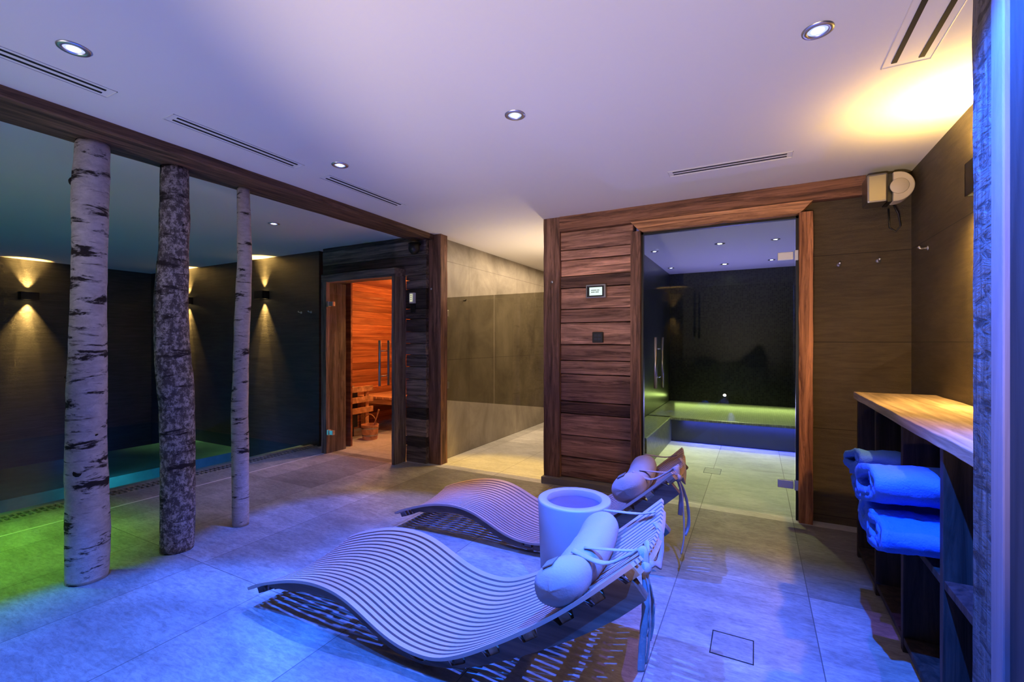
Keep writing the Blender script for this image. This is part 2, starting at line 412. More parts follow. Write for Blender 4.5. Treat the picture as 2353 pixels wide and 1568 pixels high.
# ------------------------------------------------------------------ room shell
XR = .885; YB = -2.2; XL = -8.6; YP = 3.80; YS = 3.83; YEND = 7.85
MB().box(-4.6, XR + .1, YB - .1, 3.72, -.2, 0).build('floor', M['floor'], kind='structure')
MB().box(-4.6, -1.60, 3.72, YEND + .1, -.2, 0).build('floor_passage', M['floor_lit'], kind='structure')
MB().box(-1.60, XR + .1, 3.72, YEND + .1, -.2, 0).build('floor_steam', M['floor_lit'], kind='structure')
b = MB()
b.box(XL - .1, XR + .1, YB - .1, YEND + .1, H, H + .1)
b.build('ceiling', M['ceiling'], kind='structure')
MB().box(XL - .12, XL, YB - .1, YP + .1, -1.4, H).build('wall_left', M['slate'], kind='structure')
MB().box(XL - .1, -4.66, YP, YP + .15, -1.4, H).build('wall_pool_end', M['slate'], kind='structure')
MB().box(XL - .1, XR + .1, YB - .12, YB, -1.4, H).build('wall_back', M['slate'], kind='structure')
MB().box(XR, XR + .12, YB - .1, YEND, -.2, H).build('wall_right', M['slate_lit'], kind='structure')
# slate wall right of the steam door
MB().box(.30, XR, YS, YS + .12, 0, H).build('wall_front', M['slate_lit'], kind='structure')
# shower passage walls
MB().box(-3.05, -2.93, 4.0, YEND, 0, H).build('wall_passage_left', M['shower_stone_lit'], kind='structure')
MB().box(-1.66, -1.54, 3.9, YEND, 0, H).build('wall_passage_right', M['shower_stone_lit'], kind='structure')
MB().box(-3.05, XR, YEND, YEND + .1, 0, H).build('wall_passage_end', M['shower_stone_lit'], kind='structure')
# steam room shell
MB().box(-1.30, -1.24, 3.95, YEND, 0, H).build('wall_steam_left', M['mosaic_side'], kind='structure')
MB().box(.80, XR - .002, 3.96, YEND, 0, H).build('wall_steam_right', M['mosaic_side'], kind='structure')
MB().box(-1.30, .85, YEND - .06, YEND - .001, 0, H).build('wall_steam_back', M['mosaic'], kind='structure')
# steam benches are built in
MB().box(-1.24, .80, 6.10, YEND - .06, 0, .275).box(-1.24, .80, 6.02, YEND - .06, .278, .31).build('trim_steam_bench', M['mosaic_top'], kind='structure', bevel=.01)
MB().box(-1.24, -.95, 4.6, 6.10, 0, .31).build('trim_steam_bench_side', M['mosaic_top'], kind='structure', bevel=.01)
# pool basin
b = MB()
b.box(XL, -4.9, YB, YP, -1.35, -1.25)
b.box(-5.0, -4.62, YB, YP, -1.3, -.03)
b.build('trim_pool_basin', M['pooltile'], kind='structure')
MB().box(-7.6, -6.1, YB, YP, -1.25, -.20).build('trim_pool_ledge', M['pooltile'], kind='structure')
wat = MB().box(XL, -4.82, YB, YP, -.10, -.035)
wat = MB(); wat.add([(XL, YB, -.035), (-4.82, YB, -.035), (-4.82, YP, -.035), (XL, YP, -.035)], [(0, 1, 2, 3)])
wat = wat.build('pool_water', M['water'], kind='stuff', label='dark teal pool water behind the birch trunks', cat='water')
if wat.data.polygons[0].normal.z < 0: wat.data.flip_normals()
# gutter: channel lip plus slotted grate
MB().box(-4.82, -4.78, YB, YP, -.3, 0).box(-4.62, -4.6, YB, YP, -.3, 0).build('trim_gutter_edge', M['floor'], kind='structure')
MB().box(-4.78, -4.62, YB, YP, -.3, -.06).build('trim_gutter_channel', M['darkgap'], kind='structure')
g = MB(); g.box(-4.78, -4.765, YB, YP, -.03, .001); g.box(-4.707, -4.693, YB, YP, -.03, .001); g.box(-4.635, -4.62, YB, YP, -.03, .001)
y = YB
while y < YP - .02: g.box(-4.765, -4.635, y, y + .014, -.03, .001); y += .040
g.build('gutter_grate', M['floor'], label='pale slotted overflow grate along the pool edge', cat='grate')
MB().box(-4.30, -4.285, YB, 3.6, -.001, .0015).build('trim_deck_line', M['white'], kind='structure')

# ------------------------------------------------------------------ ceiling beam over the birch trunks
bm_ = MB(); n = 60
def bx(y):
    t = (y + 2.2) / 6.2; wob = noise.noise(Vector((y * 3, 0, 5))) * .006
    return -2.80 - .12 * t * 1.0 + wob, -3.20 + .05 * t + noise.noise(Vector((y * 2.3, 9, 5))) * .008
ring = []
for i in range(n + 1):
    y = YB + (3.93 - YB) * i / n; xr, xl = bx(y)
    zb = 2.302 + noise.noise(Vector((y * 4, 3, 1))) * .003
    ring.append([(xl, y, H), (xl + .004, y, zb), (xr - .006, y, zb + .004), (xr, y, zb + .010), (xr + .002, y, H)])
vs = [p for r_ in ring for p in r_]; fs = []
for i in range(n):
    for k in range(5): fs.append((i * 5 + k, i * 5 + (k + 1) % 5, (i + 1) * 5 + (k + 1) % 5, (i + 1) * 5 + k))
fs.append((0, 1, 2, 3, 4)); fs.append(tuple(n * 5 + k for k in range(5)))
bm_.add(vs, fs)
bm_.build('ceiling_beam', M['wood_y'], label='long weathered wooden ceiling beam above the birch trunks', cat='beam')

# ------------------------------------------------------------------ birch trunks
F = 1054.83; CX = 1176.5; CY = 787.1; YAW = R(28.01)
RT = Vector((math.cos(YAW), math.sin(YAW), 0)); FW = Vector((-math.sin(YAW), math.cos(YAW), 0))
def trunk(bx_, by_, d, prof, m, label, knots, slim=1.0, seed=0):
    root = thing('birch_trunk', (bx_, by_, 0), label, 'tree trunk', 'birch trunks between floor and ceiling beam')
    c0 = Vector((bx_, by_, 0)); pts = []
    for v, a, b_ in prof:
        z = CAMH + (CY - v) / F * d
        pts.append((z, ((a + b_) / 2 - CX) / F * d, (b_ - a) / 2 / F * d))
    pts.sort(); z0 = 0.0; z1 = 2.304; u0 = c0.dot(RT)
    def at(z):
        for i in range(len(pts) - 1):
            if z <= pts[i + 1][0] or i == len(pts) - 2:
                t = max(0, min(1, (z - pts[i][0]) / (pts[i + 1][0] - pts[i][0]))); t = t * t * (3 - 2 * t)
                return pts[i][1] * (1 - t) + pts[i + 1][1] * t - u0, pts[i][2] * (1 - t) + pts[i + 1][2] * t
    n = 32; mz = 110; vs = []; fs = []
    for i in range(mz + 1):
        z = z0 + (z1 - z0) * i / mz; o_, r = at(z)
        for k in range(n):
            a = 2 * PI * k / n
            nv = noise.noise(Vector((math.cos(a) * 1.6 + seed, math.sin(a) * 1.6, z * 5))) * .05 + noise.noise(Vector((math.cos(a) * 5 + seed, math.sin(a) * 5, z * 22))) * .03
            ed = .97 if i in (0, mz) else 1.0
            p = RT * o_ + Vector((math.cos(a), math.sin(a), 0)) * r * (1 + nv) * ed; vs.append((p.x, p.y, z))
    for i in range(mz):
        for k in range(n): fs.append((i * n + k, i * n + (k + 1) % n, (i + 1) * n + (k + 1) % n, (i + 1) * n + k))
    fs.append(tuple(range(n))[::-1]); fs.append(tuple(mz * n + k for k in range(n)))
    b = MB(); b.add(vs, fs, .5, True); b.build('bark', m, root)
    for (v, side, sz, ln) in knots:                # broken branch stubs, dark
        z = CAMH + (CY - v) / F * d; o_, r = at(z)
        b = MB(); c = RT * o_ + Vector((0, 0, z)); dr = (RT * side - FW * .35).normalized() + Vector((0, 0, .35))
        b.tube([c + dr * (r * .72), c + dr * (r * .98), c + dr * (r * 1.0 + ln * .6), c + dr * (r + ln)], [sz * 1.5, sz * 1.25, sz * .9, sz * .5], 10)
        b.build('branch_stub', M['bark_dark'], root)
    return root
trunk(-3.121, 1.09, 2.43, [(328, 184, 245), (430, 176, 243), (500, 175, 241), (600, 175, 238), (700, 173, 236), (800, 170, 237), (900, 165, 237), (1000, 163, 235), (1100, 164, 239), (1200, 163, 242), (1342, 163, 240)],
      M['bark'], 'thickest birch trunk, leftmost of the three under the beam', [(432, -1, .020, .012), (880, -.95, .007, .012), (1010, .98, .004, .014), (1090, .1, .016, -.004)], seed=1)
trunk(-3.092, 1.50, 2.775, [(388, 374, 428), (450, 373, 429), (500, 372, 430), (560, 371, 428), (620, 366, 427), (700, 360, 425), (770, 361, 428), (830, 363, 432), (880, 367, 438), (950, 373, 440), (1050, 376, 442), (1150, 375, 442), (1272, 373, 440)],
      M['bark_rough'], 'bent birch trunk with rough dark bark, middle of the three', [(745, -.98, .007, .010), (530, .95, .005, .010)], seed=4)
trunk(-3.119, 1.90, 3.14, [(440, 546, 572), (500, 546, 574), (600, 547, 577), (680, 543, 575), (760, 539, 571), (850, 537, 569), (950, 533, 568), (1050, 534, 569), (1150, 535, 570), (1212, 536, 570)],
      M['bark_slim'], 'slimmest birch trunk, rightmost of the three under the beam', [(1015, -.98, .005, .012), (885, -.95, .005, .010)], seed=9)

# ------------------------------------------------------------------ steam room front in old timber
YW = 3.79
t = thing('corner_post', (-1.6, YW, 0), 'dark weathered corner post left of the plank wall', 'post')
MB().rough_box(-1.685, -1.53, YW - .02, YW + .12, .055, H, .004, .05, seed=3).build('post', M['wood_z'], t, xf=off(t), bevel=.004)
MB().lathe([(0, -.006), (.010, -.006), (.012, 0), (0, 0.0)], n=16).build('button', M['chrome'], t, xf=off(t) @ Matrix.Translation((-1.60, YW - .026, 1.785)) @ Matrix.Rotation(R(90), 4, 'X'))
zs = [2.225, 2.06, 1.974, 1.831, 1.727, 1.541, 1.421, 1.231, 1.092, .972, .732, .627, .437, .244, .06]
tn = [.55, .62, .85, .12, .75, .38, .7, .35, .65, .45, .15, .6, .5, .45]
b = MB()
for i in range(len(zs) - 1):
    z1, z0 = zs[i] - .004, zs[i + 1] + .003; dy = random.uniform(-.010, .012)
    b.rough_box(-1.53, -.895, YW + .012 + dy, YW + .06, z0, z1, .003, .045, tn[i], seed=i * 3 + 1)
b.box(-1.53, -.895, YW + .05, YW + .075, .06, 2.23, 0)
b.build('plank_cladding', M['wood_x'], label='red-brown weathered plank cladding left of the steam room door', cat='cladding', bevel=.003)
MB().rough_box(-1.53, .64, YW - .025, YW + .06, 2.227, H, .003, .06, seed=21).build('header_beam', M['wood_xp'], label='horizontal wooden header beam running above the steam room door', cat='beam')
MB().box(-1.69, -.90, 3.725, YW + .1, 0, .058).build('trim_kerb', M['kerb'], kind='structure', bevel=.004)
MB().box(-1.525, -.9, YW + .12, 3.95, 0, H).build('wall_steam_front', M['darkgap'], kind='structure')
# door frame
t = thing('door_frame', (-.27, YW, 0), 'red-brown timber frame around the steam room glass door', 'door frame')
yf = YW - .055
MB().rough_box(-.900, -.822, yf, YW + .10, 0, 2.145, .003, .05, seed=31).build('jamb', M['wood_z'], t, xf=off(t))
MB().rough_box(.262, .343, yf, YW + .10, 0, 2.15, .003, .05, seed=33).build('jamb', M['wood_zr'], t, xf=off(t))
b = MB()
nn = 40; vs = []; fs = []
for i in range(nn + 1):
    x = -.900 + (.343 + .900) * i / nn; a = min(1, (x + .900) / .08); c_ = min(1, (.343 - x) / .08)
    zlo = 2.138 + .085 * (1 - min(a, c_)) + noise.noise(Vector((x * 6, 1, 1))) * .006 + (.014 * math.exp(-((x + .22) / .05) ** 2))
    vs += [(x, yf - .002, 2.224), (x, yf - .002, zlo), (x, YW + .10, zlo + .002), (x, YW + .10, 2.224)]
for i in range(nn):
    for k in range(4): fs.append((i * 4 + k, i * 4 + (k + 1) % 4, i * 4 + 4 + (k + 1) % 4, i * 4 + 4 + k))
fs += [(0, 1, 2, 3), (nn * 4, nn * 4 + 1, nn * 4 + 2, nn * 4 + 3)]
b.add(vs, fs); b.build('head', M['wood_xr'], t, xf=off(t))
# corner fillets where the mitre meets
# rebate strip
b = MB(); b.box(-.822, -.806, YW - .01, YW + .03, 0, 2.14); b.box(.246, .262, YW - .01, YW + .03, 0, 2.14); b.box(-.822, .262, YW - .01, YW + .03, 2.122, 2.14)
b.build('rebate', M['black'], t, xf=off(t))
# steam door
d = thing('door_1', (-.27, YW, 0), 'tall clear glass steam room door hinged on the right', 'door', kind='structure')
MB().box(-.800, .240, YW + .004, YW + .014, .012, 2.118).build('pane', M['glass'], d, xf=off(d))
for z in (1.862, .245):
    h_ = MB().box(.135, .232, YW - .008, YW + .024, z - .028, z + .028).build('hinge', M['chrome'], d, xf=off(d), bevel=.003)
    MB().box(.238, .262, YW - .014, YW + .020, z - .036, z + .036).build('hinge_plate', M['chrome'], h_, xf=off(d), bevel=.003)
hd = MB().tube([(-.705, YW - .045, .885), (-.705, YW - .045, 1.29)], .012, 14).build('handle', M['steel'], d, xf=off(d))
b = MB().tube([(-.670, YW + .06, .885), (-.670, YW + .06, 1.29)], .010, 14)
for z in (.97, 1.20): b.tube([(-.705, YW - .045, z), (-.690, YW + .06, z)], .006, 10)
b.build('handle_bar', M['steel'], hd, xf=off(d))
# wall panels on the cladding
t = thing('control_panel', (-1.20, YW - .01, 1.68), 'lit white control screen in a dark frame on the plank wall', 'control panel')
MB().box(-1.287, -1.113, YW - .028, YW + .01, 1.628, 1.742).build('frame', M['steel'], t, xf=off(t), bevel=.004)
MB().box(-1.275, -1.128, YW - .032, YW - .026, 1.636, 1.728).build('bezel', M['black'], t, xf=off(t))
sc_ = MB().box(-1.252, -1.142, YW - .035, YW - .031, 1.648, 1.716).build('screen', M['screen'], t, xf=off(t))
b = MB()
for i, (a0, a1) in enumerate(((-1.238, -1.19), (-1.186, -1.165), (-1.238, -1.205), (-1.20, -1.17))): b.box(a0, a1, YW - .0357, YW - .0348, 1.688 - .016 * (i // 2), 1.694 - .016 * (i // 2))
b.build('readout', M['ink'], sc_, xf=off(t))
t = thing('keypad', (-1.18, YW - .01, 1.29), 'small square black keypad below the lit control screen', 'keypad')
MB().box(-1.232, -1.140, YW - .022, YW + .01, 1.247, 1.337).build('body', M['black'], t, xf=off(t), bevel=.005)
b = MB()
for i in range(2):
    for j in range(2): b.box(-1.214 + i * .032, -1.190 + i * .032, YW - .025, YW - .021, 1.268 + j * .03, 1.288 + j * .03)
b.build('keys', M['redled'], t, xf=off(t))

# steam room interior lamps
for i, (x_, y_, kind) in enumerate(((-.6, 5.0, 0), (0, 0, 1))): pass
def ceil_pt(u, v, z=H):
    dv = FW + RT * ((u - CX) / F) + Vector((0, 0, (CY - v) / F)); k = (z - CAMH) / dv.z
    return Vector((0, 0, CAMH)) + dv * k
def downlight(p, r, label, group, lamp='lamp', glow=True):
    t = thing('downlight', (p.x, p.y, H), label, 'ceiling light', group)
    MB().lathe([(r * .62, -.001), (r * .66, -.006), (r * .97, -.005), (r, -.0005)], (0, 0, 0), 32).build('trim_ring', M['chrome'] if glow else M['steel'], t)
    MB().lathe([(r * .64, -.0015), (r * .40, -.0020)], (0, 0, 0), 32).build('reflector', M['lamp_glow'] if glow else M['black'], t)
    MB().lathe([(r * .42, -.0028), (.0001, -.0032)], (0, 0, 0), 24).build('bulb', M[lamp], t)
    return t
DG = 'recessed ceiling downlights'
downlight(Vector((-2.263, .749, 0)), .050, 'lit downlight above the vent at the left end of the beam', DG)
downlight(Vector((.192, 1.941, 0)), .050, 'lit downlight in the ceiling nearest the short wide vent', DG)
downlight(Vector((-1.034, 1.974, 0)), .050, 'lit downlight in the middle of the ceiling', DG)
downlight(Vector((-2.287, 2.019, 0)), .050, 'lit downlight beside the gap between two left vents', DG)
downlight(Vector((-3.96, 2.728, 0)), .050, 'lit downlight over the pool, beyond the wooden beam', DG)
SG = 'small ceiling lamps seen through the steam room door'
for (u, v, lb) in ((1504, 578, 'small blue-white lamp at the left edge of the steam room glass'), (1542, 616, 'small blue-white lamp, second from left behind the steam glass'),
               (1782, 550, 'small blue-white lamp above and right behind the steam glass'), (1773, 597, 'small blue-white lamp level with the top hinge behind the steam glass')):
    downlight(ceil_pt(u, v), .045, lb, SG, 'lamp', False)
for (u, v, lb) in ((1654, 560, 'bright lime lamp in the steam room ceiling, nearer one'), (1665, 607, 'bright lime lamp in the steam room ceiling, farther one')):
    p = ceil_pt(u, v); downlight(p, .055, lb, SG, 'lamp_green', False)
    spot('light_steam', (p.x, p.y, H - .04), (.90, 1.0, .42), 180, 84, .8, .03, target=(p.x, p.y - .55, 0))
area('light_fill_bench_blue', (-.05, 6.055, .272), (.04, .06, 1.0), 9, 1.5, .03, target=(-.05, 6.09, .05))  # blue strip added under the bench lip to colour the front face
spot('light_fill_steam_up', (-.3, 6.9, .36), (.25, .22, 1.0), 110, 140, .8, .05, target=(-.2, 6.0, H))  # unseen blue spot added to tint the steam room ceiling
area('light_steam_bench', (-.2, YEND - .12, .40), (.75, 1.0, .25), 2.2, 1.9, .03, target=(-.2, 6.6, .35))
# floor drains
for (x0, x1, y0, y1, lb) in ((-.167, -.008, 2.005, 2.170, 'square tiled drain cover in the floor beside the striped lounger'), (-.45, -.30, 4.75, 4.95, 'square drain cover inside the steam room floor')):
    b = MB(); e = .004
    b.box(x0, x1, y0, y0 + e, -.001, .0015); b.box(x0, x1, y1 - e, y1, -.001, .0015); b.box(x0, x0 + e, y0, y1, -.001, .0015); b.box(x1 - e, x1, y0, y1, -.001, .0015)
    t = thing('drain_cover', ((x0 + x1) / 2, (y0 + y1) / 2, 0), lb, 'drain cover')
    b.build('slot', M['black'], t, xf=off(t))
    MB().box(x0 + .006, x1 - .006, y0 + .006, y1 - .006, -.001, .0012).build('lid', M['floor'] if y0 < 4 else M['floor_lit'], t, xf=off(t))

# ------------------------------------------------------------------ sauna front
YV = 3.74
t = thing('gate_post', (-2.9, 3.8, 0), 'weathered post at the end of the beam beside the glass shower gate', 'post')
MB().rough_box(-2.984, -2.832, 3.78, 3.893, 0, H, .004, .05, seed=41).build('post', M['wood_z'], t, xf=off(t))
MB().lathe([(0, -.006), (.010, -.006), (.012, 0), (0, 0.0)], n=16).build('button', M['chrome'], t, xf=off(t) @ Matrix.Translation((-2.95, 3.772, 1.80)) @ Matrix.Rotation(R(90), 4, 'X'))
b = MB()
rows = [(H, 2.31, .25), (2.307, 2.152, .6), (2.149, 2.055, .2), (2.052, 1.95, .55)]
for i, (z1, z0, tt) in enumerate(rows): b.rough_box(-4.52, -2.985, YV - .004 * (i % 2), YV + .08, z0, z1, .003, .05, tt, seed=50 + i)
zz = [1.95, 1.90, 1.805, 1.60, 1.494, 1.363, 1.24, 1.12, .997, .866, .695, .569, .456, .271, .172, .0]
tt = [.5, .65, .06, .18, .12, .5, .6, .55, .6, .8, .6, .06, .8, .08, .5]
for i in range(len(zz) - 1): b.rough_box(-3.25, -2.985, YV - random.uniform(0, .008), YV + .06, zz[i + 1] + .002, zz[i] - .003, .003, .045, tt[i], seed=60 + i)
b.box(-4.50, -3.0, YV + .05, YV + .10, 2.03, H, 0); b.box(-3.245, -2.99, YV + .058, YV + .09, 0, 2.03, 0)
b.box(-4.50, -4.35, YV + .01, YV + .10, 0, 2.03, .3)
b.build('plank_cladding', M['grey_x'], label='grey-brown weathered plank cladding around the sauna door', cat='cladding', bevel=.003)
t = thing('door_frame', (-3.75, 3.6, 0), 'deep grey-brown timber frame around the sauna door', 'door frame')
MB().rough_box(-4.330, -4.252, 3.56, 3.84, 0, 1.925, .003, .05, seed=71).build('jamb', M['grey_z'], t, xf=off(t))
MB().rough_box(-3.285, -3.248, 3.56, 3.735, 0, 1.925, .003, .05, seed=72).build('jamb', M['grey_z'], t, xf=off(t))
MB().rough_box(-4.330, -3.248, 3.56, 3.735, 1.925, 2.012, .003, .05, .55, seed=73).build('head', M['grey_x'], t, xf=off(t))
d = thing('door_2', (-3.75, 3.6, 0), 'glass sauna door glowing orange beside the pool wall', 'door', kind='structure')
MB().box(-4.225, -3.285, 3.585, 3.593, .012, 1.912).build('pane', M['glass'], d, xf=off(d))
for z in (1.68, .24):
    h_ = MB().box(-4.22, -4.16, 3.572, 3.606, z - .025, z + .025).build('hinge', M['chrome'], d, xf=off(d), bevel=.003)
    MB().box(-4.252, -4.222, 3.566, 3.606, z - .03, z + .03).build('hinge_plate', M['chrome'], h_, xf=off(d), bevel=.003)
hd = MB().tube([(-3.42, 3.53, .80), (-3.42, 3.53, 1.27)], .013, 14).build('handle', M['steel'], d, xf=off(d))
b = MB().tube([(-3.42, 3.66, .80), (-3.42, 3.66, 1.27)], .013, 14)
for z in (.90, 1.16): b.tube([(-3.42, 3.53, z), (-3.42, 3.66, z)], .006, 10)
b.build('handle_bar', M['steel'], hd, xf=off(d))
t = thing('control_panel', (-3.13, YV - .01, 1.7), 'small lit sauna control with black base on the dark planks', 'control panel')
MB().box(-3.185, -3.118, YV - .030, YV, 1.655, 1.765).build('frame', M['white'], t, xf=off(t), bevel=.003)
s2 = MB().box(-3.174, -3.140, YV - .034, YV - .028, 1.672, 1.752).build('screen', M['screen_dim'], t, xf=off(t))
b = MB()
for z in (1.735, 1.715, 1.695): b.box(-3.166, -3.148, YV - .0348, YV - .0335, z, z + .006)
b.build('readout', M['ink'], s2, xf=off(t))
MB().box(-3.172, -3.118, YV - .024, YV, 1.560, 1.650).build('base', M['black'], t, xf=off(t), bevel=.003)
t = thing('wall_speaker', (-3.06, 3.64, 2.18), 'black ball-shaped speaker tucked under the end of the beam', 'speaker')
b = MB(); b.lathe([(0.001, -.055), (.03, -.048), (.052, -.02), (.058, 0), (.058, .06), (0.001, .06)], (0, 0, 0), 24)
b.build('body', M['black'], t, xf=Matrix.Translation((0, 0, .015)))
MB().tube([(0, 0, .07), (0, .04, .08), (0, .10, .08)], .01, 8).build('bracket', M['black'], t)

# sauna interior
def planked(name, axis, fixed, a0, a1, z0, z1, m, thick, pitch=.095):
    b = MB(); z = z0; i = 0
    while z < z1:
        zt = min(z + pitch - .004, z1); tone = random.uniform(.35, .85)
        if axis == 'x': b.box(a0, a1, fixed, fixed + thick, z, zt, tone)
        else: b.box(fixed, fixed + thick, a0, a1, z, zt, tone)
        z += pitch
    if axis == 'x': b.box(a0, a1, fixed + thick * .5 if thick > 0 else fixed + thick * 1.2, fixed + thick * 1.2 if thick > 0 else fixed + thick * .5, z0, z1, .1)
    else: b.box(fixed + thick * .5, fixed + thick * 1.2, a0, a1, z0, z1, .1)
    return b.build(name, m, kind='structure')
planked('wall_sauna_back', 'x', 5.75, -5.2, -3.09, 0, 2.1, M['cedar_x'], .03)
planked('wall_sauna_left', 'y', -5.12, 3.96, 5.75, 0, 2.1, M['cedar_y'], -.03)
planked('wall_sauna_right', 'y', -3.10, 3.99, 5.75, 0, 2.1, M['cedar_y'], .03)
MB().box(-5.2, -3.1, 3.99, 5.78, 2.1, 2.13).build('ceiling_sauna', M['cedar_x'], kind='structure')
MB().box(-5.2, -4.3, 3.96, 3.985, 0, 2.1).build('wall_sauna_front', M['cedar_x'], kind='structure')
MB().box(-5.25, -4.6, 3.955, 5.78, -.2, 0).build('floor_sauna', M['floor'], kind='structure')
point('light_sauna', (-4.1, 5.1, 1.75), (1.0, .40, .12), 55, .08)
spot('light_sauna_down', (-3.9, 4.35, 2.05), (1.0, .50, .22), 80, 110, .7, .05)
area('light_sauna_corner', (-3.4, 5.68, 1.6), (1.0, .55, .2), 3.0, .3, .9, target=(-4.2, 5.2, 1.1))
t = thing('heater_guard', (-4.6, 4.3, 0), 'pale slatted guard rail around the dark sauna heater', 'guard rail')
for z in (.315, .455, .595): MB().box(-4.61, -4.59, 3.98, 4.62, z, z + .075).build('rail', M['bench_wood'], t, xf=off(t), bevel=.003)
MB().box(-4.64, -4.612, 4.50, 4.56, 0, .67).build('upright', M['bench_wood'], t, xf=off(t), bevel=.003)
t = thing('sauna_heater', (-4.85, 4.3, 0), 'dark sauna heater behind the slatted guard', 'heater')
MB().box(-5.06, -4.70, 4.02, 4.45, .12, .60).build('body', M['black'], t, xf=off(t), bevel=.01)
for x_ in (-5.03, -4.76):
    for y_ in (4.06, 4.38): MB().box(x_, x_ + .03, y_, y_ + .03, 0, .12).build('leg', M['black'], t, xf=off(t))
b = MB()
for i in range(40):
    c = Vector((random.uniform(-5.02, -4.74), random.uniform(4.06, 4.41), random.uniform(.61, .65))); r = random.uniform(.025, .04)
    b.lathe([(0.001, -r), (r * .8, -r * .5), (r, 0), (r * .7, r * .6), (.001, r * .9)], c, 8, False)
b.build('stones', M['kerb'], t, xf=off(t)).__setitem__('kind', 'stuff')
t = thing('sauna_bench', (-4.7, 5.3, 0), 'pale wooden sauna bench at the far end of the cabin', 'bench')
b = MB()
for i in range(6): b.box(-5.08 + i * .125, -5.08 + i * .125 + .11, 4.80, 5.72, .455, .485)
b.build('seat', M['bench_wood'], t, xf=off(t), bevel=.003)
MB().box(-5.08, -4.345, 4.805, 4.83, .385, .455).build('apron', M['bench_wood'], t, xf=off(t))
for x_ in (-5.05, -4.42):
    for y_ in (4.84, 5.6): MB().box(x_, x_ + .05, y_, y_ + .05, 0, .455).build('leg', M['bench_wood'], t, xf=off(t))
t = thing('sauna_bucket', (-4.41, 4.38, 0), 'wooden sauna bucket with ladle on the sauna floor', 'bucket')
b = MB().lathe([(0.001, .01), (.085, .01), (.085, 0), (.092, 0), (.112, .19), (.104, .19), (.082, .02)], (0, 0, 0), 24, False).build('staves', M['bench_wood'], t)
for z, r in ((.05, .099), (.14, .110)): MB().lathe([(r - .003, z), (r + .001, z), (r + .003, z + .015), (r - .002, z + .015)], (0, 0, 0), 24).build('hoop', M['steel'], t)
MB().tube([(.11 * math.cos(a), 0, .19 + .13 * math.sin(a)) for a in [PI * k / 10 for k in range(11)]], .006, 8).build('handle', M['bench_wood'], t)
t = thing('ladle', (-4.39, 4.38, .1), 'long wooden ladle leaning in the sauna bucket', 'ladle')
MB().tube([(0, 0, -.03), (.05, 0, .08), (.12, 0, .26), (.135, 0, .29)], [.008, .008, .009, .012], 8).build('shaft', M['bench_wood'], t)
MB().lathe([(.001, -.03), (.03, -.02), (.038, .01), (.034, .01), (.001, -.02)], (0, 0, -.03), 14).build('bowl', M['bench_wood'], t)

# ------------------------------------------------------------------ glass swing gates of the shower
for (nm, x0, x1, hx, sg, lb) in (('door_3', -2.905, -2.305, -2.915, 1, 'left smoked glass swing gate of the shower passage'), ('door_4', -2.298, -1.705, -1.700, -1, 'right smoked glass swing gate of the shower passage')):
    d = thing(nm, ((x0 + x1) / 2, 3.95, .64), lb, 'gate', kind='structure')
    MB().box(x0, x1, 3.946, 3.954, .64, 1.722).build('pane', M['glass_tint'], d, xf=off(d))
    for z in (1.555, .80):
        MB().box(hx, hx + sg * .055, 3.934, 3.966, z - .035, z + .035).build('hinge', M['chrome'], d, xf=off(d), bevel=.003)
t = thing('robe_hook', (-2.925, 4.33, 1.72), 'small black hook on the stone wall above the glass gate', 'hook')
MB().tube([(0, 0, 0), (.03, 0, 0), (.035, 0, .015)], .006, 8).build('peg', M['black'], t)

# ------------------------------------------------------------------ slot vents in the ceiling
def vent(x0, x1, y0, y1, along, label, slot=.012, gap=.030):
    t = thing('ceiling_vent', ((x0 + x1) / 2, (y0 + y1) / 2, H), label, 'air vent', 'slot vents in the ceiling')
    b = MB(); e = .003
    z0, z1 = H - .003, H
    b.box(x0, x1, y0, y0 + e, z0, z1); b.box(x0, x1, y1 - e, y1, z0, z1); b.box(x0, x0 + e, y0, y1, z0, z1); b.box(x1 - e, x1, y0, y1, z0, z1)
    b.build('frame', M['white'], t, xf=off(t))
    for s in (-1, 1):
        if along == 'y':
            c = (x0 + x1) / 2 + s * gap; q = MB().box(c - slot / 2, c + slot / 2, y0 + .03, y1 - .03, H - .0025, H)
        else:
            c = (y0 + y1) / 2 + s * gap; q = MB().box(x0 + .03, x1 - .03, c - slot / 2, c + slot / 2, H - .0025, H)
        q.build('slot', M['darkgap'], t, xf=off(t))
VX = -2.535
vent(VX - .05, VX + .05, .25, .97, 'y', 'leftmost long slot vent beside the wooden beam', .012, .020)
vent(VX - .05, VX + .05, 1.19, 1.92, 'y', 'long slot vent beside the beam, between two downlights', .012, .020)
vent(VX - .05, VX + .05, 2.11, 2.86, 'y', 'farthest slot vent beside the beam, near the sauna', .012, .020)
vent(-.51, .19, 3.10, 3.20, 'x', 'slot vent crossing the ceiling in front of the steam room', .012, .020)
vent(.445, .60, 1.55, 2.34, 'y', 'wide double slot vent close to the right wall', .018, .042)

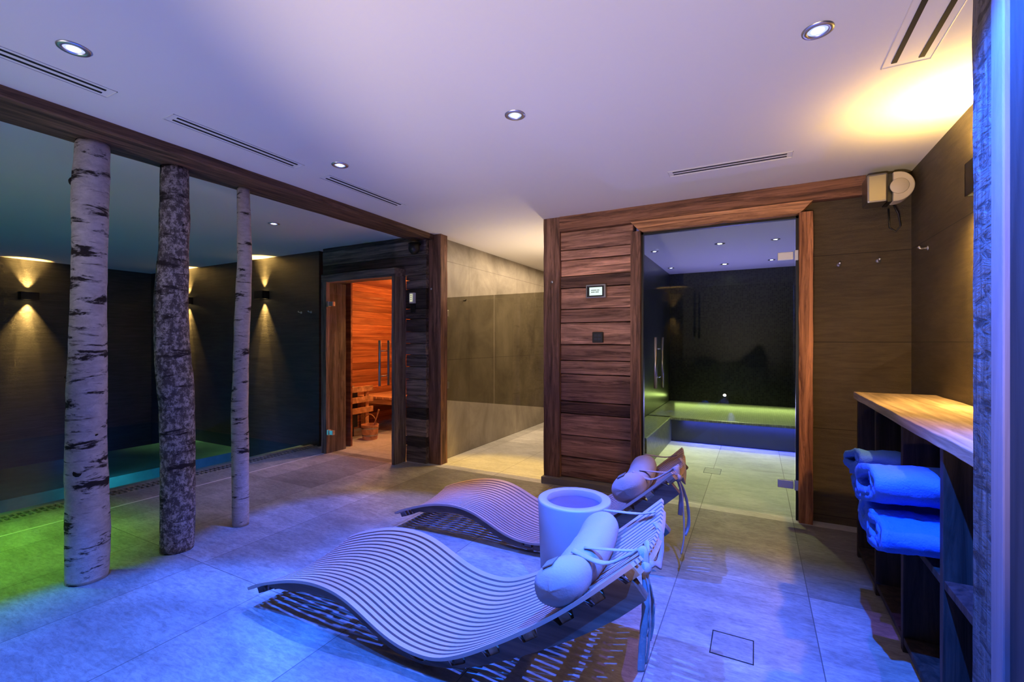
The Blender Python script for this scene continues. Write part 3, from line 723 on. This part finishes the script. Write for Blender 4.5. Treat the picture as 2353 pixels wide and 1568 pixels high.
# ------------------------------------------------------------------ wall sconces
def sconce(p, nrm, label, W=30, wd=.18, h=.10, dp=.09, lit=(1, 1)):
    p = Vector(p); nrm = Vector(nrm); side = Vector((0, 0, 1)).cross(nrm)
    t = thing('wall_sconce', p, label, 'wall lamp', 'up and down wall lamps')
    def lb(a0, a1, d0, d1, z0, z1, b):
        vs = [side * a + nrm * d_ + Vector((0, 0, z)) for z in (z0, z1) for d_ in (d0, d1) for a in (a0, a1)]
        b.hull8(vs); return b
    b = MB(); a = wd / 2
    lb(-a, a, .0, .012, -h / 2, h / 2, b); lb(-a, a, dp - .006, dp, -h / 2, h / 2, b); lb(-a, -a + .006, 0, dp, -h / 2, h / 2, b); lb(a - .006, a, 0, dp, -h / 2, h / 2, b)
    b.build('housing', M['black'], t)
    b = MB(); lb(-.02, .02, dp * .3, dp * .7, -h / 2 + .012, -h / 2 + .016, b); b.build('bulb', M['lamp_amber'], t)
    b = MB(); lb(-.02, .02, dp * .3, dp * .7, h / 2 - .016, h / 2 - .012, b); b.build('bulb', M['lamp_amber'], t)
    q = p + nrm * dp * .55
    if wd < .15:
        for s in (1, -1): spot('light_sconce_wide', q + nrm * .02 + Vector((0, 0, s * (h / 2 + .01))), AMBER, 68, 165, 1.0, .02, target=q + nrm * .02 + Vector((0, 0, s)))
    for s in (1, -1):
        spot('light_sconce', q + Vector((0, 0, s * (h / 2 + .004))), AMBER, W * (lit[0] if s > 0 else lit[1]), 64, .9, .012, target=q + Vector((0, 0, s)) - nrm * .10)
        spot('light_sconce_narrow', q + Vector((0, 0, s * (h / 2 + .004))), AMBER, W * 1.2 * (lit[0] if s > 0 else lit[1]), 26, .8, .008, target=q + Vector((0, 0, s)) - nrm * .06)
sconce((XL, 2.375, 1.868), (1, 0, 0), 'black up and down wall lamp on the left pool wall', 105)
sconce((-7.49, YP, 1.868), (0, -1, 0), 'black wall lamp half hidden behind the bent birch trunk', 105)
sconce((-5.70, YP, 1.868), (0, -1, 0), 'black wall lamp on the slate wall nearest the sauna', 105)
sconce((XR, 2.72, 1.975), (-1, 0, 0), 'black wall lamp on the right wall beside the hewn post', 90, .10, .145, .06)
for (p, nr) in (((XL, -1.4, 1.868), (1, 0, 0)), ((-6.0, YB, 1.868), (0, 1, 0)), ((-1.5, YB, 1.868), (0, 1, 0))):
    q = Vector(p) + Vector(nr) * .05
    for s in (1, -1): spot('light_sconce', q + Vector((0, 0, s * .05)), AMBER, 90, 80, .9, .02, target=q + Vector((0, 0, s)))

# robe hooks
def hook(p, nrm, label):
    t = thing('robe_hook', p, label, 'hook', 'chrome robe hooks'); n_ = Vector(nrm)
    MB().tube([(0, 0, 0), n_ * .006], .014, 14).build('plate', M['chrome'], t)
    MB().tube([n_ * .004, n_ * .035, n_ * .045 + Vector((0, 0, .012))], [.006, .006, .009], 10).build('peg', M['chrome'], t)
hook((.50, YS, 1.781), (0, -1, 0), 'small robe hook beside the steam room frame on amber-lit slate')
hook((.715, YS, 1.79), (0, -1, 0), 'small robe hook below the corner speaker on amber-lit slate')
hook((XR, 3.50, 1.80), (-1, 0, 0), 'robe hook on the dark right wall near the corner')
hook((-4.98, YP, 1.62), (0, -1, 0), 'left of two tiny hooks on slate beside the sauna')
hook((-4.80, YP, 1.62), (0, -1, 0), 'right of two tiny hooks on slate beside the sauna')

# corner speaker
t = thing('corner_speaker', (.74, 3.72, 2.2), 'cream and grey rounded speaker high in the right corner', 'speaker')
MB().box(.615, .722, 3.60, 3.76, 2.125, 2.305).build('body', M['steel'], t, xf=off(t), bevel=.012)
MB().box(.722, .745, 3.62, 3.76, 2.125, 2.300).build('shaded_gap', M['black'], t, xf=off(t))  # black block stands in for the shaded gap beside the cover
po = [(.745, 2.12), (.745, 2.30)]
for k in range(0, 17):
    a = R(90 - 180 * k / 16); po.append((.765 + .085 * math.cos(a), 2.21 + .090 * math.sin(a)))
MB().prism(po, 1, 3.595, 3.70, smooth=False).build('cover', M['cream'], t, xf=off(t), bevel=.006)
MB().lathe([(.001, 0), (.045, 0), (.048, -.003), (.001, -.003)], n=28).build('cone_ring', M['cream'], t, xf=off(t) @ Matrix.Translation((.775, 3.592, 2.21)) @ Matrix.Rotation(R(90), 4, 'X'))
MB().box(.70, .76, 3.70, YS, 2.17, 2.24).build('bracket', M['black'], t, xf=off(t))
MB().tube([(.77, 3.72, 2.13), (.80, 3.74, 2.07), (.82, 3.78, 2.00), (.80, 3.80, 1.97), (.77, 3.81, 2.00), (.76, 3.79, 2.12)], .005, 8).build('cable', M['black'], t, xf=off(t))

# ------------------------------------------------------------------ towel cabinet
cx0, cx1 = .52, XR - .004; cy0, cy1 = 1.32, 3.33
t = thing('towel_cabinet', (.7, 2.3, 0), 'open dark wood shelf cabinet with pale worktop against the right wall', 'cabinet')
MB().rough_box(cx0 - .012, cx1, cy0, cy1 + .012, .918, .957, .0025, .06, seed=81).build('worktop', M['cabtop'], t, xf=off(t), bevel=.003)
for y_ in (3.315, 2.86, 2.39, 1.94, 1.48):
    MB().rough_box(cx0 + .002, cx1 - .02, y_ - .016, y_ + .014, .0, .918, .0015, .08, seed=int(y_ * 10)).build('divider', M['cab'], t, xf=off(t), bevel=.002)
ys = [3.301, 2.874, 2.844, 2.404, 2.374, 1.954, 1.924, 1.494, 1.464, cy0]
for i in range(5):
    a_, b2 = ys[2 * i + 1], ys[2 * i]
    MB().box(cx0 + .004, cx1 - .02, a_ + .001, b2 - .001, .470, .497).build('shelf', M['cab'], t, xf=off(t), bevel=.002)
    MB().box(cx0 + .004, cx1 - .02, a_ + .001, b2 - .001, .035, .062).build('bottom_shelf', M['cab'], t, xf=off(t), bevel=.002)
MB().box(cx1 - .018, cx1, cy0, cy1 - .03, 0, .916).build('back_panel', M['cab'], t, xf=off(t))

# ------------------------------------------------------------------ towels
def towel(c, wd, ht, ln, turns, thick, hollow, label, seed, yaw=0, squeeze=0):
    """rolled towel: a spiral sheet, its axis pointing out of the shelf (-x)"""
    t = thing('rolled_towel', c, label, 'towel', 'rolled towels on the cabinet shelf', rz=R(yaw))
    n = int(44 * turns); L_ = 26; th = thick
    def sp(q):
        a = q * turns * 2 * PI + 2.2; k = hollow + (1 - hollow) * q
        ry = wd / 2 - th / 2; rz = ht / 2 - th / 2
        k = k
        y = math.cos(a) * ry * k; z = math.sin(a) * rz * k
        if squeeze: z += squeeze * y * .6
        return Vector((0, y, z))
    vs = []; fs = []
    ring = []
    for i in range(n + 1):
        q = i / n; p = sp(q); tg = (sp(min(1, q + .004)) - sp(max(0, q - .004))).normalized(); nr = Vector((0, tg.z, -tg.y))
        if nr.dot(p) < 0: nr = -nr
        ring.append((p, nr, tg))
    sec = []
    for p, nr, tg in ring: sec.append(p + nr * th / 2)
    e = ring[-1]; sec.append(e[0] + e[2] * th * .35)
    for p, nr, tg in reversed(ring): sec.append(p - nr * th / 2)
    m_ = len(sec)
    for j in range(L_ + 1):
        x = -ln / 2 + ln * j / L_; edge = 1 - .10 * max(0, 1 - (j / 2.5)) if j < 3 else 1
        for i, p in enumerate(sec):
            d_ = noise.noise_vector(Vector((x * 9 + seed, p.y * 9, p.z * 9))) * .012 + noise.noise_vector(Vector((x * 45 + seed, p.y * 45, p.z * 45))) * .0055
            vs.append((x + d_.x + .02 * noise.noise(Vector((p.y * 8, p.z * 8, seed))), p.y + d_.y, p.z + d_.z))
    for j in range(L_):
        for i in range(m_): fs.append((j * m_ + i, j * m_ + (i + 1) % m_, (j + 1) * m_ + (i + 1) % m_, (j + 1) * m_ + i))
    for j in (0, L_):                     # end caps as strips
        h2 = len(ring)
        for i in range(h2 - 1): fs.append((j * m_ + i, j * m_ + i + 1, j * m_ + m_ - 2 - i, j * m_ + m_ - 1 - i))
        fs.append((j * m_ + h2 - 1, j * m_ + h2, j * m_ + h2 + 1))
    b = MB(); b.add(vs, fs, .5, True); b.build('terry_cloth', M['towel'], t)
    return t
towel((.60, 2.62, .706), .37, .125, .42, 1.4, .030, .55, 'blue folded towel on top in the far towel stack', 3, 3, -.25)
towel((.61, 2.62, .572), .38, .135, .38, 2.2, .030, .15, 'blue rolled towel at the bottom of the far towel stack', 8, 2, 0)
towel((.575, 2.165, .730), .36, .155, .44, 1.5, .032, .50, 'large blue towel on top in the near towel stack', 14, 4, -.30)
towel((.585, 2.280, .578), .140, .155, .42, 1.6, .030, .45, 'narrow blue towel roll at the lower left of the near stack', 20, 3, 0)
towel((.585, 2.082, .578), .235, .145, .42, 1.9, .032, .42, 'blue towel roll with open end at the lower right of the near stack', 27, 3, 0)

# ------------------------------------------------------------------ near wall end with hewn post
t = thing('hewn_post', (.46, 1.2, 0), 'rough hewn timber post at the right edge with smooth boards', 'post')
MB().rough_box(.400, .50, 1.208, 1.300, 0, H, .0022, .03, seed=91).build('hewn_face', M['hewn'], t, xf=off(t))
MB().box(.396, .50, 1.157, 1.206, 0, H).build('board', M['board'], t, xf=off(t), bevel=.003)
MB().box(.405, .50, .90, 1.155, 0, H).build('panel', M['board_dark'], t, xf=off(t))
MB().box(.50, XR, 1.16, 1.28, 0, H).build('wall_near_right', M['slate'], kind='structure')

# ------------------------------------------------------------------ side table
t = thing('side_table', (-.815, 2.205, 0), 'white round drum side table with inset top between the loungers', 'side table')
MB().lathe([(.001, .0), (.160, .0), (.166, .004), (.184, .450), (.182, .457), (.178, .459), (.140, .459), (.137, .456), (.134, .425)], (0, 0, 0), 72).build('drum', M['pot'], t)
MB().lathe([(.134, .427), (.001, .425)], (0, 0, 0), 48).build('inset_top', M['pot_in'], t)

# ------------------------------------------------------------------ wave loungers
P = [(-1.06, .10), (-1.0, .13), (-.92, .158), (-.85, .180), (-.78, .199), (-.70, .214), (-.62, .221), (-.54, .218), (-.46, .203), (-.38, .173), (-.30, .136), (-.22, .104), (-.14, .086), (-.06, .083), (0, .090), (.06, .110), (.14, .150), (.22, .199), (.30, .250), (.38, .305), (.46, .364), (.54, .429), (.62, .500), (.70, .574), (.715, .588)]
def cat(P, k=5):
    o = []
    for i in range(len(P) - 1):
        p0 = Vector(P[max(i - 1, 0)]); p1 = Vector(P[i]); p2 = Vector(P[i + 1]); p3 = Vector(P[min(i + 2, len(P) - 1)])
        for j in range(k):
            t_ = j / k
            o.append(.5 * ((2 * p1) + (p2 - p0) * t_ + (2 * p0 - 5 * p1 + 4 * p2 - p3) * t_ ** 2 + (3 * p1 - p0 - 3 * p2 + p3) * t_ ** 3))
    o.append(Vector(P[-1])); return o
Praw = cat(P, 5)
# smooth the outline and resample it by arc length
for _ in range(6):
    Praw = [Praw[0]] + [(Praw[i - 1] + Praw[i] * 2 + Praw[i + 1]) / 4 for i in range(1, len(Praw) - 1)] + [Praw[-1]]
acc = [0]
for i in range(1, len(Praw)): acc.append(acc[-1] + (Praw[i] - Praw[i - 1]).length)
LEN = acc[-1]
def prof(a):
    a = max(0, min(LEN, a))
    for i in range(1, len(acc)):
        if a <= acc[i]: return Praw[i - 1].lerp(Praw[i], (a - acc[i - 1]) / max(1e-9, acc[i] - acc[i - 1]))
    return Praw[-1]
def pn(a):
    d_ = (prof(a + .01) - prof(a - .01)).normalized(); return prof(a), Vector((-d_.y, d_.x))
def s_to_a(s):
    return min(range(0, 400), key=lambda k: abs(prof(LEN * k / 399).x - s)) * LEN / 399
DISH = .036
def on(a, v, lift, w_, dish=True):
    p, n_ = pn(a); dd = DISH * (1 - (2 * v / w_ - 1) ** 2) if dish else 0
    q = p + n_ * (lift - dd); return Vector((q.x, v, q.y))
def lounger(loc, rz, w_, label, plabel, pl_s, tails):
    t = thing('wave_lounger', (loc[0], loc[1], 0), label, 'lounger', 'slatted wave loungers', rz=R(rz))
    ns = 19; pitch = w_ / ns; gap = .0130; b = MB(); na = 84; th = .013
    for i in range(ns):
        v0 = i * pitch + (0 if i == 0 else gap / 2); v1 = (i + 1) * pitch - (0 if i == ns - 1 else gap / 2)
        vs = []; fs = []
        for j in range(na + 1):
            a = LEN * j / na
            for (v_, l_) in ((v0, 0), (v1, 0), (v1, -th), (v0, -th)): vs.append(on(a, v_, l_, w_))
        for j in range(na):
            for k in range(4): fs.append((j * 4 + k, j * 4 + (k + 1) % 4, j * 4 + 4 + (k + 1) % 4, j * 4 + 4 + k))
        fs += [(0, 1, 2, 3), tuple(na * 4 + k for k in range(4))]
        k0 = len(b.f); b.add(vs, fs, .5)
    b.build('slatted_seat', M['lounger'], t)
    # crossbars under the slats, following the dished section
    bars = [.035, .16, .33, .50, .67, .84, 1.01, 1.18, 1.34, 1.50, 1.66, 1.80, LEN - .035]
    for a in bars:
        if a > LEN - .03: continue
        b = MB(); vs = []; fs = []; nv = 14; p, n_ = pn(a)
        for j in range(nv + 1):
            v_ = .034 + (w_ - .068) * j / nv
            for (da, l_) in ((-.020, -th - .0005), (.020, -th - .0005), (.020, -th - .028), (-.020, -th - .028)):
                q = on(a + da, v_, l_, w_); q.z = max(q.z, .004); vs.append(q)
        for j in range(nv):
            for k in range(4): fs.append((j * 4 + k, j * 4 + (k + 1) % 4, j * 4 + 4 + (k + 1) % 4, j * 4 + 4 + k))
        fs += [(0, 1, 2, 3), tuple(nv * 4 + k for k in range(4))]
        b.add(vs, fs); b.build('crossbar', M['bar'] if a > 1.3 else M['rail'], t)
    # two curved side rails
    for v_ in (.028, w_ - .068):
        b = MB(); vs = []; fs = []; m_ = 150; a0 = .12; a1 = LEN - .045; bb = [k for k in bars if k > 1.0]
        for j in range(m_ + 1):
            q_ = j / m_; a = a0 + (a1 - a0) * q_; sx_ = prof(a).x; dep = (.045 if sx_ < -.2 else .045 - .012 * (sx_ + .2) / .2 if sx_ < 0 else .033 + .062 * min(1, sx_ / .6))
            if q_ < .08: dep *= .35 + .65 * q_ / .08
            up = -.014 - (.026 if any(abs(a - k) < .036 for k in bb) else 0)
            lw = -.014 - dep
            for (dv, l_) in ((0, up), (.04, up), (.04, lw), (0, lw)):
                q = on(a, v_ + dv, l_, w_, False); q2 = on(a, v_ + dv, l_, w_); q.z = q2.z if l_ == up else q.z - .004; q.x = q2.x if l_ == up else q.x
                q.z = max(q.z, 0.0 if l_ != up else .012); vs.append(q)
        for j in range(m_):
            for k in range(4): fs.append((j * 4 + k, j * 4 + (k + 1) % 4, j * 4 + 4 + (k + 1) % 4, j * 4 + 4 + k))
        fs += [(0, 1, 2, 3), tuple(m_ * 4 + k for k in range(4))]
        b.add(vs, fs); b.build('side_rail', M['rail'], t, bevel=.004)
    # bolster pillow (a thing of its own, lies on the backrest)
    a = s_to_a(pl_s); p, n_ = pn(a); R_ = .083
    pw = thing('bolster_pillow', (loc[0], loc[1], 0), plabel, 'pillow', 'white bolster pillows on the loungers', rz=R(rz))
    vs = []; fs = []; ny = 46; nc = 28; tx = Vector((n_.y, -n_.x))
    for j in range(ny + 1):
        q = j / ny; v_ = -.015 + (w_ * 1.0) * q
        e = min(q, 1 - q) / .13; rr = R_ * (math.sqrt(max(0, 1 - (1 - min(1, e)) ** 2)) if e < 1 else 1)
        rr *= 1 - .17 * math.exp(-((q - .30) / .05) ** 2) + .04 * math.exp(-((q - .14) / .08) ** 2); rr = max(rr, .004)
        ddv = max(0, min(w_, v_)); dd = DISH * (1 - (2 * ddv / w_ - 1) ** 2)
        for k in range(nc):
            an = 2 * PI * k / nc; cx_ = math.cos(an) * rr * 1.10; cy_ = math.sin(an) * rr * .86
            pz = p + tx * cx_ + n_ * (cy_ + R_ * .80 - dd * .9)
            wr = noise.noise(Vector((v_ * 14, an * 2.2, pl_s * 9))) * .004
            vs.append((pz.x + n_.x * wr, v_ + (.0012 * math.sin(an * 5) if e < 1 else 0), pz.y + n_.y * wr))
    for j in range(ny):
        for k in range(nc): fs.append((j * nc + k, j * nc + (k + 1) % nc, (j + 1) * nc + (k + 1) % nc, (j + 1) * nc + k))
    fs += [tuple(range(nc)), tuple(ny * nc + k for k in range(nc))]
    b = MB(); b.add(vs, fs, .5, True); b.build('cushion', M['fabric'], pw)
    # grey label tag
    def pp(q, an, k=1.0):
        v_ = -.015 + w_ * q; cx_ = math.cos(an) * R_ * 1.10 * k; cy_ = math.sin(an) * R_ * .86 * k
        dd = DISH * (1 - (2 * max(0, min(w_, v_)) / w_ - 1) ** 2); pz = p + tx * cx_ + n_ * (cy_ + R_ * .8 - dd * .9); return Vector((pz.x, v_, pz.y))
    tg = MB(); A = [pp(.06, R(92), .95), pp(.14, R(92), 1.09), pp(.14, R(64), 1.10), pp(.06, R(64), .96)]
    up_ = Vector((0, 0, .004)); tg.add(A + [q + up_ for q in A], [(0, 1, 2, 3), (4, 5, 6, 7), (0, 1, 5, 4), (1, 2, 6, 5), (2, 3, 7, 6), (3, 0, 4, 7)])
    tg.build('label_tag', M['kerb'], pw)
    # tying tapes
    hd = on(LEN, .12, .012, w_)
    def tape(name, pts, r=.012):
        c = []
        pts = [Vector(q) for q in pts]
        for i in range(len(pts) - 1):
            p0 = pts[max(i - 1, 0)]; p1 = pts[i]; p2 = pts[i + 1]; p3 = pts[min(i + 2, len(pts) - 1)]
            for j in range(6):
                u_ = j / 6; c.append(.5 * ((2 * p1) + (p2 - p0) * u_ + (2 * p0 - 5 * p1 + 4 * p2 - p3) * u_ ** 2 + (3 * p1 - p0 - 3 * p2 + p3) * u_ ** 3))
        c.append(pts[-1]); rr = [r * (1 + .22 * noise.noise(Vector((i * .5, r * 90, 2)))) for i in range(len(c))]
        MB().tube(c, rr, 8, flat=(1, .32)).build(name, M['fabric'], pw)
    kn = Vector((hd.x + .018, .10, hd.z - .045))
    tape('tape', [pp(.30, R(60), 1.0), on(s_to_a(.60), .17, .040, w_), on(s_to_a(.68), .15, .016, w_), hd + Vector((.006, 0, .004)), kn], .016)
    tape('tape', [pp(.36, R(40), 1.0), on(s_to_a(.66), .24, .012, w_), on(LEN, .20, .014, w_), kn + Vector((0, .02, .005))], .010)
    tape('tape', [pp(.95, R(50), .9), on(s_to_a(.64), w_ * .90, .030, w_), on(s_to_a(.70), w_ * .80, .016, w_)], .011)
    fe = on(LEN, w_ * .62, .006, w_)
    tape('tape', [fe + Vector((-.01, 0, .006)), fe + Vector((.016, -.02, -.03)), fe + Vector((.02, -.10, -.10)), kn + Vector((.012, .05, 0)), kn], .016)
    b = MB(); b.lathe([(.001, -.022), (.016, -.014), (.022, 0), (.015, .014), (.001, .02)], kn, 14); b.build('knot', M['fabric'], pw)
    for (dy, dx, zl) in tails:
        tape('tape', [kn, kn + Vector((.008 + dx * .4, dy * .5, -.07)), kn + Vector((.006 + dx * .8, dy * .9, -(kn.z - zl) * .5)), kn + Vector((dx, dy, -(kn.z - zl) * .8)), kn + Vector((dx * .7 - .004, dy * 1.1, -(kn.z - zl)))], .0125)
    return t
lounger((-1.047, 1.354), 2.0, .64, 'slatted wooden wave lounger nearest the camera', 'white bolster pillow tied to the nearest lounger', .505, [(-.02, -.005, .22), (.025, .018, .30), (0.0, .012, .24)])
lounger((-1.100, 2.413), 2.6, .615, 'slatted wooden wave lounger behind the white side table', 'white bolster pillow tied to the lounger farther back', .525, [(.0, .03, .14), (.05, .05, .22), (.16, .0, .28)])
